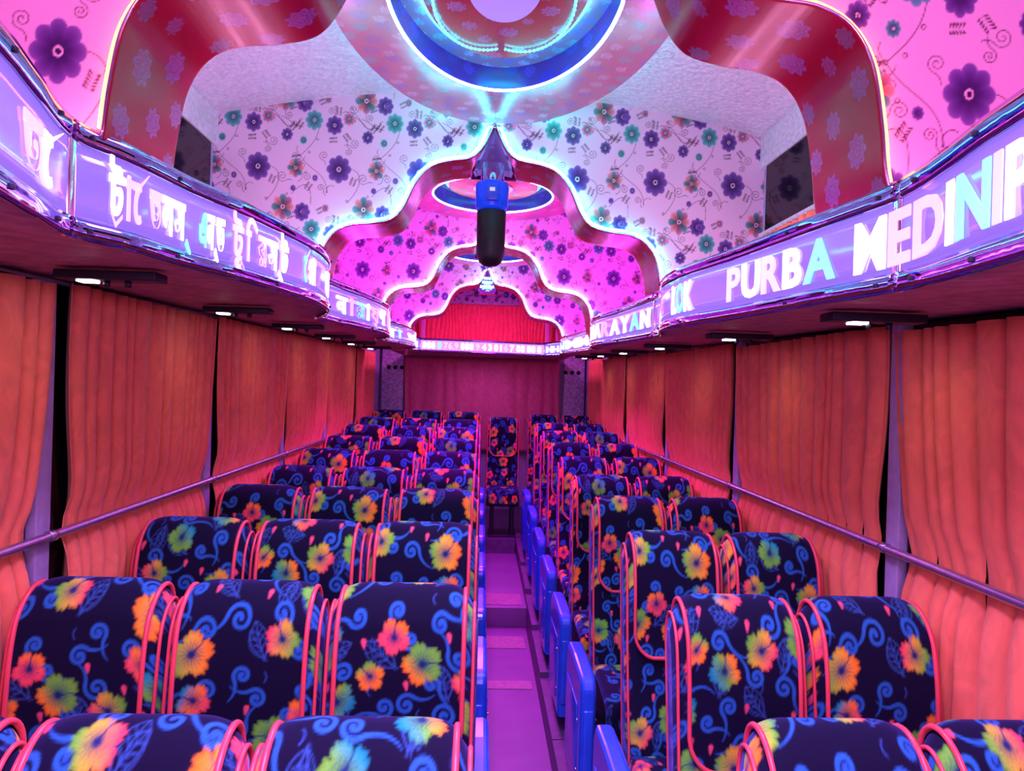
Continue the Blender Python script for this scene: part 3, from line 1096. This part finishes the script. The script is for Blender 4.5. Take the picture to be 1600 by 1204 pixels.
# ------------------------------------------------------------------ reading lamps under the racks
for side, zs, xx, hh, nm in ((-1, (.82, 1.58, 2.39, 3.16, 3.95, 4.7, 5.5), .90, hl, 'left'), (1, (.75, 1.56, 2.39, 3.33, 4.2, 5.0, 5.8), .97, hr, 'right')):
    for k, z in enumerate(zs):
        root = empty('reading_lamp', (side * xx, yy(z), CH + hh(z) + .008))
        tag(root, 'dark flat reading lamp under the %s rack, %s from the camera' % (nm, ORDN[k]), 'lamp', 'reading lamps under the racks')
        MB().box(-.12, .12, -.035, .035, -.022, 0, .004).build('lamp_bar', M['dark_metal'], root)
        for q in (-.03, .02):
            MB().tube([(q + .02, 0, -.022), (q + .02, 0, -.036)], .008, 10).build('switch', M['dark_metal'], root)
        MB().box(-.075 if side < 0 else -.06, -.035 if side < 0 else -.02, -.018, .018, -.027, -.021, .002).build('led_lens', M['ledwhite'], root)
        l = bpy.data.lights.new('reading_light', 'SPOT')
        l.energy = 1.15
        l.color = (1.0, .62, .38)
        l.spot_size = math.radians(150)
        l.spot_blend = 1.0
        l.shadow_soft_size = .05
        lo = bpy.data.objects.new('reading_light', l)
        C.objects.link(lo)
        lo.parent = root
        lo.location = (0, 0, -.04)
        lo.rotation_euler = (0, side * math.radians(10) * -1, 0)

# ------------------------------------------------------------------ ceiling medallions
for bi, (z, kc) in enumerate(((1.9, 0), (3.75, 1), (5.25, 2))):
    sc = 1.0
    hC = 1.14 if bi == 0 else (1.10 if bi == 1 else 1.07)
    root = empty('ceiling_medallion', (CX + .01, yy(z), CH + hC))
    tag(root, ('large round ceiling medallion with blue and cyan glowing rings, nearest the camera',
               'round ceiling medallion with a pink lit recess seen through the second arch',
               'farthest round ceiling medallion, a thin bright edge seen through the third arch')[bi], 'ceiling light', 'round ceiling medallions')
    def RY(a, bi=bi):          # the nearest one is an oval, longer towards the rear
        return S * ((1.68 if math.sin(a) > 0 else .78) if bi == 0 else 1.0)

    def disc(name, r0, r1, h0, h1, m, T=None, nr=30, nt=260, tc=None):
        if bi:
            nt, nr = 110, 12
        P_ = np.zeros((nt, nr, 3))
        th = np.linspace(0, 2 * PI, nt, endpoint=False)
        for j in range(nr):
            t = j / (nr - 1)
            r = r0 + (r1 - r0) * t
            P_[:, j, 0] = r * np.cos(th)
            P_[:, j, 1] = [r * math.sin(a) * RY(a) for a in th]
            P_[:, j, 2] = h0 + (h1 - h0) * t
        col = None
        if T is not None:
            if abs(h1 - h0) > abs(r1 - r0):
                col = T.sample(th[:, None] * r0 + 0 * P_[..., 0], P_[..., 2] + .1)
            else:
                col = T.sample(P_[..., 0] + 2, P_[..., 1] + 2)
            if tc is not None:
                col = col * np.array(tc)
        return grid(name, P_, m, root, col, closed_u=True, thick=0)
    disc('outer_disc', .355, .54, 0, 0, M['medallion'], MT, 50, 500)
    disc('outer_edge', .54, .54, 0, .05, M['trim'], None, 3)
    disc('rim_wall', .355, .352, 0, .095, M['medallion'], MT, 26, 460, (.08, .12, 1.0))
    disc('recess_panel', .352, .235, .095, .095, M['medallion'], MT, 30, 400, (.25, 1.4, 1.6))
    disc('inner_wall', .262, .262, .095, .055, M['trim'], None, 3)
    disc('inner_disc', .262, .115, .055, .05, M['arch'], AT, 34, 360)
    disc('glass_disc', .115, .002, .045, .035, mat('lilac_lamp_glass_%d' % bi, (.4, .35, .8), .15, emit=(.25, .2, .7) if bi == 0 else (1, .4, .9), es=.6), None, 6)
    disc('backing', .54, .02, .13, .13, M['silver'], None, 4)
    for nm, r, h, lm, rad in (('rim_led', .350, .004, LED['ringw'], .0055), ('recess_led', .275, .075, LED['ring'] if bi < 1 else LED['ring2'], .006),
                              ('outer_led', .548, .060, LED['halo'] if bi == 0 else LED['ring2'], .004)):
        mb = MB()
        mb.tube([(r * math.cos(t), r * math.sin(t) * RY(t), h) for t in np.linspace(0, 2 * PI, 90, endpoint=False)], rad, 6, closed=True)
        mb.build(nm, lm, root)
    if bi == 0:
        # scalloped row of diodes on the inner disc
        for q in range(4):
            mb = MB()
            row = []
            for k in range(48):
                t = q * PI / 2 + .06 + k * (PI / 2 - .12) / 47
                rr = .215 + .035 * math.sin(PI * k / 47)
                x_, y_ = rr * math.cos(t), rr * math.sin(t) * RY(t)
                row.append((x_, y_, .046))
            mb.tube(row, [.0048 if k % 2 else .0016 for k in range(48)], 6)
            mb.build('diode_row', LED['ring'], root)

# ------------------------------------------------------------------ hanging lamp at the point of the second arch
root = empty('hanging_lamp', (CX - .004, yy(2.75) - .045, CH + .50))
tag(root, 'hanging lamp, blue cap over a black scribbled-over lower part, at the second arch', 'lamp')
MB().lathe([(.001, 0), (.03, .004), (.048, .018), (.057, .04), (.060, .07), (.062, .23), (.055, .235), (.001, .236)], 32).build('capsule', M['black'], root)  # plain black form standing in for the scribbled-over lower part
MB().lathe([(.055, .232), (.064, .235), (.068, .25), (.071, .335), (.066, .35), (.001, .352)], 32).build('cap', M['bluecap'], root)
MB().box(-.026, .026, -.079, -.066, .262, .325, .006).build('cap_window', M['blue_plastic'], root)
MB().box(-.011, .011, -.083, -.078, .30, .315, .001).build('label_plate', LED['plate'], root)
MB().lathe([(.05, .35), (.05, .43), (.001, .43)], 24).build('stem', M['chrome'], root)

# ------------------------------------------------------------------ seats
BW, BT, BR = .183, .062, .10        # half width, half thickness, corner radius
LEAN = .19


def back_surface(x, s, off=0.0, H=1.12, z0=.40):
    """x in [-BW,BW]; s = arclength from the bottom of the front face over the top and down the back"""
    x = np.asarray(x, float)
    s = np.asarray(s, float)
    e = np.clip((np.abs(x) - (BW - .045)) / .045, 0, 1)
    inset = .040 * (1 - np.sqrt(np.clip(1 - e * e, 0, 1)))
    ec = np.clip((np.abs(x) - (BW - BR)) / BR, 0, 1)
    drop = .075 * (1 - np.sqrt(np.clip(1 - .96 * ec ** 2.4, 0, 1)))
    T = BT - inset + off
    rt = .075
    Hh = H - drop - inset * .4
    straight = (H - rt) - z0
    arc = PI * .5 * (BT + rt)
    front = np.clip(s, 0, straight)
    phi = np.clip((s - straight) / arc, 0, 1) * PI
    back = np.clip(s - straight - arc, 0, None)
    k = (Hh - rt - z0) / straight
    z = z0 + front * k
    z = np.where(phi > 0, Hh - rt + (rt + off) * np.sin(phi), z)
    z = np.where(back > 0, Hh - rt - back * k, z)
    y = T * np.cos(phi)
    hrel = (z - z0) / (H - z0)
    pad = (.022 * np.exp(-((hrel - .12) / .16) ** 2) + .016 * np.exp(-((hrel - .80) / .17) ** 2)) * (1 - e ** 2) * (phi < PI / 2)
    y = y + pad * (np.abs(np.cos(phi)))
    y = y + (LEAN * (H - z0)) - LEAN * (z - z0) - .0      # forward at the bottom (forward = +y here, flipped below)
    xx = x + np.sign(x) * off * e
    return np.stack([xx, -y, z], -1)


STR = (1.12 - .075) - .40
ARC = PI * .5 * (BT + .075)
TOT = STR + ARC + STR


def make_backrest(u0, v0, flipu, tint):
    xs_ = np.concatenate([np.linspace(-BW, -BW + .05, 16)[:-1], np.linspace(-BW + .05, BW - .05, 88), np.linspace(BW - .05, BW, 16)[1:]])
    sv = np.concatenate([np.linspace(0, STR, 170)[:-1], np.linspace(STR, STR + ARC, 64)[:-1], np.linspace(STR + ARC, TOT, 30)])
    Xg, Sg = np.meshgrid(xs_, sv, indexing='ij')
    P_ = back_surface(Xg, Sg)
    col = FT.sample(u0 + Xg * flipu, v0 + Sg) * np.array(tint)
    # side closure: strips joining front and back edge
    o = grid('backrest', P_, M['seat'], None, col)
    return o


def make_cover(u0, v0, flipu, tint):
    CW = .150
    nxx, nss = 92, 150
    cr = .07
    t = np.linspace(-1, 1, nxx)
    sb = STR - .30
    P_ = np.zeros((nxx, nss, 3))
    Sg = np.zeros((nxx, nss))
    Xg = np.zeros((nxx, nss))
    for i, tt in enumerate(t):
        x = tt * CW
        e = max(0, (abs(x) - (CW - cr)) / cr)
        lo = sb + .085 * (1 - math.sqrt(max(0, 1 - e * e)))
        sv = np.linspace(lo, STR + ARC + .10, nss)
        Sg[i] = sv
        Xg[i] = x
    P_ = back_surface(Xg, Sg, off=.0065 )
    o = grid('head_cover', P_, M['seat'], None, FT.sample(u0 + .12 + Xg * flipu, v0 + .2 + Sg) * np.array(tint))
    # piping round the border
    pts_ = []
    pts_ += [tuple(back_surface(-CW, s_, .009)) for s_ in np.linspace(STR + ARC + .10, sb + .085, 46)]
    for i in range(1, nxx - 1):
        pts_.append(tuple(back_surface(Xg[i, 0], Sg[i, 0], .009)))
    pts_ += [tuple(back_surface(CW, s_, .009)) for s_ in np.linspace(sb + .085, STR + ARC + .10, 46)]
    mb = MB()
    mb.tube(pts_, .0062, 8)
    p = mb.build('cover_piping', M['piping'], o)
    return o


def side_gusset(sides=(-1, 1)):
    # closes the sides of the back between its front and rear edge
    mb = MB()
    for sg in sides:
        vs, fs = [], []
        K = 60
        for k in range(K):
            s_ = k / (K - 1) * (STR + ARC / 2)
            a = back_surface(sg * BW, s_)
            b = back_surface(sg * BW, TOT - s_)
            vs += [tuple(a), tuple((a + b) / 2 + np.array((sg * .004, 0, 0))), tuple(b)]
        for k in range(K - 1):
            fs += [(k * 3, k * 3 + 1, k * 3 + 4, k * 3 + 3), (k * 3 + 1, k * 3 + 2, k * 3 + 5, k * 3 + 4)]
        mb.add(vs, fs)
    return mb


M['gusset'] = mat('blue_white_side_satin', (.20, .17, .60), .35, noise=.7, nscale=26)


def make_seat(var, name='bus_seat'):
    u0, v0, fl, tint = var
    root = empty(name)
    b = make_backrest(u0, v0, fl, tint)
    b.parent = root
    c = make_cover(u0, v0, fl, tint)
    c.parent = root
    side_gusset((-1,)).build('side_gusset', M['gusset'], root)
    side_gusset((1,)).build('side_gusset', M['gusset'], root)
    mb = MB()
    for sg in (-1, 1):
        mb.tube([tuple(back_surface(sg * (BW - .010), s_, .004)) for s_ in np.linspace(0, TOT, 110)], .0048, 6)
    mb.build('back_piping', M['piping'], root)
    # cushion, rounded, with velvet pattern
    nx_, ns_ = 60, 80
    P_ = np.zeros((nx_, ns_, 3))
    prof = []
    y0, y1, zt, zb = -.10, -.53, .455, .33
    for k in range(ns_):
        t = k / (ns_ - 1)
        if t < .72:
            q = t / .72
            prof.append((y0 + (y1 + .05 - y0) * q, zt + .012 * math.sin(PI * q)))
        else:
            q = (t - .72) / .28
            a = PI / 2 * min(1, q * 1.6)
            prof.append((y1 + .05 - .05 * math.sin(a), zt - .05 * (1 - math.cos(a)) - max(0, q - .625) / .375 * (zt - .05 - zb)))
    for i in range(nx_):
        x = -.18 + .36 * i / (nx_ - 1)
        e = max(0, (abs(x) - .145) / .035)
        d = .035 * (1 - math.sqrt(max(0, 1 - e * e)))
        for k, (a, b_) in enumerate(prof):
            P_[i, k] = (x, a + d * (.4 if k > 50 else 0), b_ - d)
    Xg = P_[..., 0]
    cu = grid('cushion', P_, M['seat'], root, FT.sample(u0 + .2 + Xg, v0 + .05 + np.broadcast_to(np.linspace(0, .55, ns_), Xg.shape)) * np.array(tint))
    mb = MB()
    mb.box(-.175, .175, -.50, -.08, .30, .40, .01)
    mb.box(-.13, -.09, -.44, -.14, .02, .31, .004)
    mb.box(.09, .13, -.44, -.14, .02, .31, .004)
    mb.box(-.15, .15, -.46, -.12, 0, .02, .003)
    mb.build('seat_base', M['dark_metal'], root)
    return root


def add_armrest(root, sx):
    """blue moulded side panel on the aisle edge; sx = its lateral offset"""
    mb = MB()
    # outline in (y,z): upright slab with rounded front top corner
    out = [(-.56, .08), (-.56, .47)]
    for k in range(7):
        a = PI - PI / 2 * k / 6
        out.append((-.51 + .05 * math.cos(a), .49 + .05 * math.sin(a)))
    out += [(-.30, .545), (-.16, .54), (-.13, .50), (-.12, .08)]
    n_ = len(out)
    for inset, z_ in ((0, 0),):
        hw = .033
        vs, fs = [], []
        cy, cz = -.34, .30
        rings = [(-hw, .93), (-hw + .008, .985), (-hw + .016, 1), (hw - .016, 1), (hw - .008, .985), (hw, .93)]
        for xo, kk in rings:
            for a, b in out:
                vs.append((sx + xo, cy + (a - cy) * kk, cz + (b - cz) * (kk * .5 + .5)))
        for i in range(len(rings) - 1):
            for k in range(n_):
                l = (k + 1) % n_
                fs.append((i * n_ + k, i * n_ + l, (i + 1) * n_ + l, (i + 1) * n_ + k))
        fs.append(tuple(range(n_)))
        fs.append(tuple((len(rings) - 1) * n_ + k for k in range(n_)))
        mb.add(vs, fs, smooth=False)
    o = mb.build('armrest', M['blue_plastic'], root)
    mb = MB()
    mb.box(sx - .020, sx + .020, -.567, -.555, .14, .43, .005)
    for sg in (-1, 1):
        xa_ = sx + sg * .034
        mb.box(xa_ - .004, xa_ + .004, -.48, -.18, .14, .42, .0035)
    mb.build('recessed_panel', M['blue_plastic'], o)
    for zq in (.20, .38):
        for sg in (-1, 1):
            mb = MB()
            mb.tube([(sx + sg * .036, -.52, zq), (sx + sg * .042, -.52, zq)], .006, 8)
            mb.build('screw', M['trim'], o)
    return o


VAR = [(.0, .0, 1, (1, 1, 1)), (.13, .17, -1, (1, 1, 1)), (.27, .31, 1, (1, 1, 1)), (.08, .26, 1, (1, 1, 1)), (.22, .09, -1, (1, 1, 1)), (.31, .20, 1, (1, 1, 1))]
protos = [make_seat(v) for v in VAR]
used = set()


def copy_tree(o, parent=None, skip=()):
    c = o.copy()
    C.objects.link(c)
    if parent:
        c.parent = parent
    for ch in list(o.children):
        copy_tree(ch, c)
    return c


def kids(o):
    return list(o.children)


def place(var, x, z, base, sxs, label, group, arm=None):
    if var in used:
        o = copy_tree(CLEAN[var])
    else:
        o = protos[var]
        used.add(var)
    o.location = (x, yy(z), base)
    o.scale = (sxs, 1, 1)
    tag(o, label, 'seat', group)
    if arm is not None:
        if arm not in ARM:
            ARM[arm] = add_armrest(o, arm)
        else:
            copy_tree(ARM[arm], o)
    return o


# the clean (armless) source of each variant is the prototype before armrests: put armless seats down first
CLEAN = {i: p for i, p in enumerate(protos)}
ARM = {}
ROWS = [(1.09, 1.14, .022), (1.63, 1.61, .085), (2.17, 2.15, .125), (2.80, 2.78, .135), (3.42, 3.40, .14), (4.0, 4.0, .172), (4.6, 4.6, .205), (5.2, 5.2, .245), (5.8, 5.8, .275), (6.6, 6.6, .31)]
ROWN = ['nearest row, cut off below', 'second row from the camera', 'third row from the camera', 'fourth row from the camera', 'fifth row from the camera',
        'sixth row from the camera', 'seventh row from the camera', 'eighth row from the camera', 'ninth row from the camera', 'last row at the rear']
POS = ['window', 'middle', 'aisle']
seatx = [-.9265, -.551, -.176]
q = 0
# first pass: armless seats (window and middle), second pass: aisle seats with armrests
jobs = []
for ri, (zl, zr, bs) in enumerate(ROWS):
    for k in range(3):
        jobs.append((seatx[k], zl, bs, 1.0, 'left', POS[k], ri, .196 if k == 2 and ri < 9 else None))
    for k in range(2):
        jobs.append(((.652, .988)[k], zr, bs - (.02 if ri == 0 else 0.008), .885, 'right', ('aisle', 'window')[k], ri, -.262 if k == 0 and ri < 9 else None))
pat_l = [[0, 1, 2], [1, 3, 4], [2, 0, 5], [4, 5, 1], [3, 2, 0], [5, 4, 3], [0, 1, 2], [1, 3, 5], [2, 0, 4], [5, 2, 1]]
pat_r = [[4, 1], [0, 3], [5, 2], [1, 4], [2, 0], [3, 5], [4, 1], [0, 2], [1, 3], [3, 0]]
jobs.sort(key=lambda j: 1 if j[7] is not None else 0)
for x, z, bs, sxs, blk, pos, ri, arm in jobs:
    var = pat_l[ri][POS.index(pos)] if blk == 'left' else pat_r[ri][0 if pos == 'aisle' else 1]
    place(var, x, z, bs, sxs, 'floral velvet bus seat, %s seat of the %s block, %s' % (pos, blk, ROWN[ri]),
          'floral velvet seats in rows', arm)
# the middle seat at the end of the aisle
o = place(3, .235, 6.5, .27, .88, 'floral velvet bus seat alone at the rear end of the aisle, fully visible', 'floral velvet seats in rows')

# platforms the seats stand on
for nm, x0, x1, key in (('left', XL, .045, 0), ('right', .365, XR, 1)):
    mb = MB()
    for ri, r in enumerate(ROWS):
        ya = yy(r[key]) - .60 if ri else -.6
        yb = yy(ROWS[ri + 1][key]) - .60 if ri < 9 else YB - .02
        top = r[2] - (.0 if nm == 'left' else (.02 if ri == 0 else .008))
        mb.box(x0 + .002, x1 - .002, ya, yb, -.0, top)
    o = mb.build('floor_platform_' + nm, M['plinth'])
    tag(o, kind='structure')
tag(box_obj('floor_platform_rear', (.05, .36, yy(6.5) - .56, YB - .02, .0, .27), M['plinth']), kind='structure')
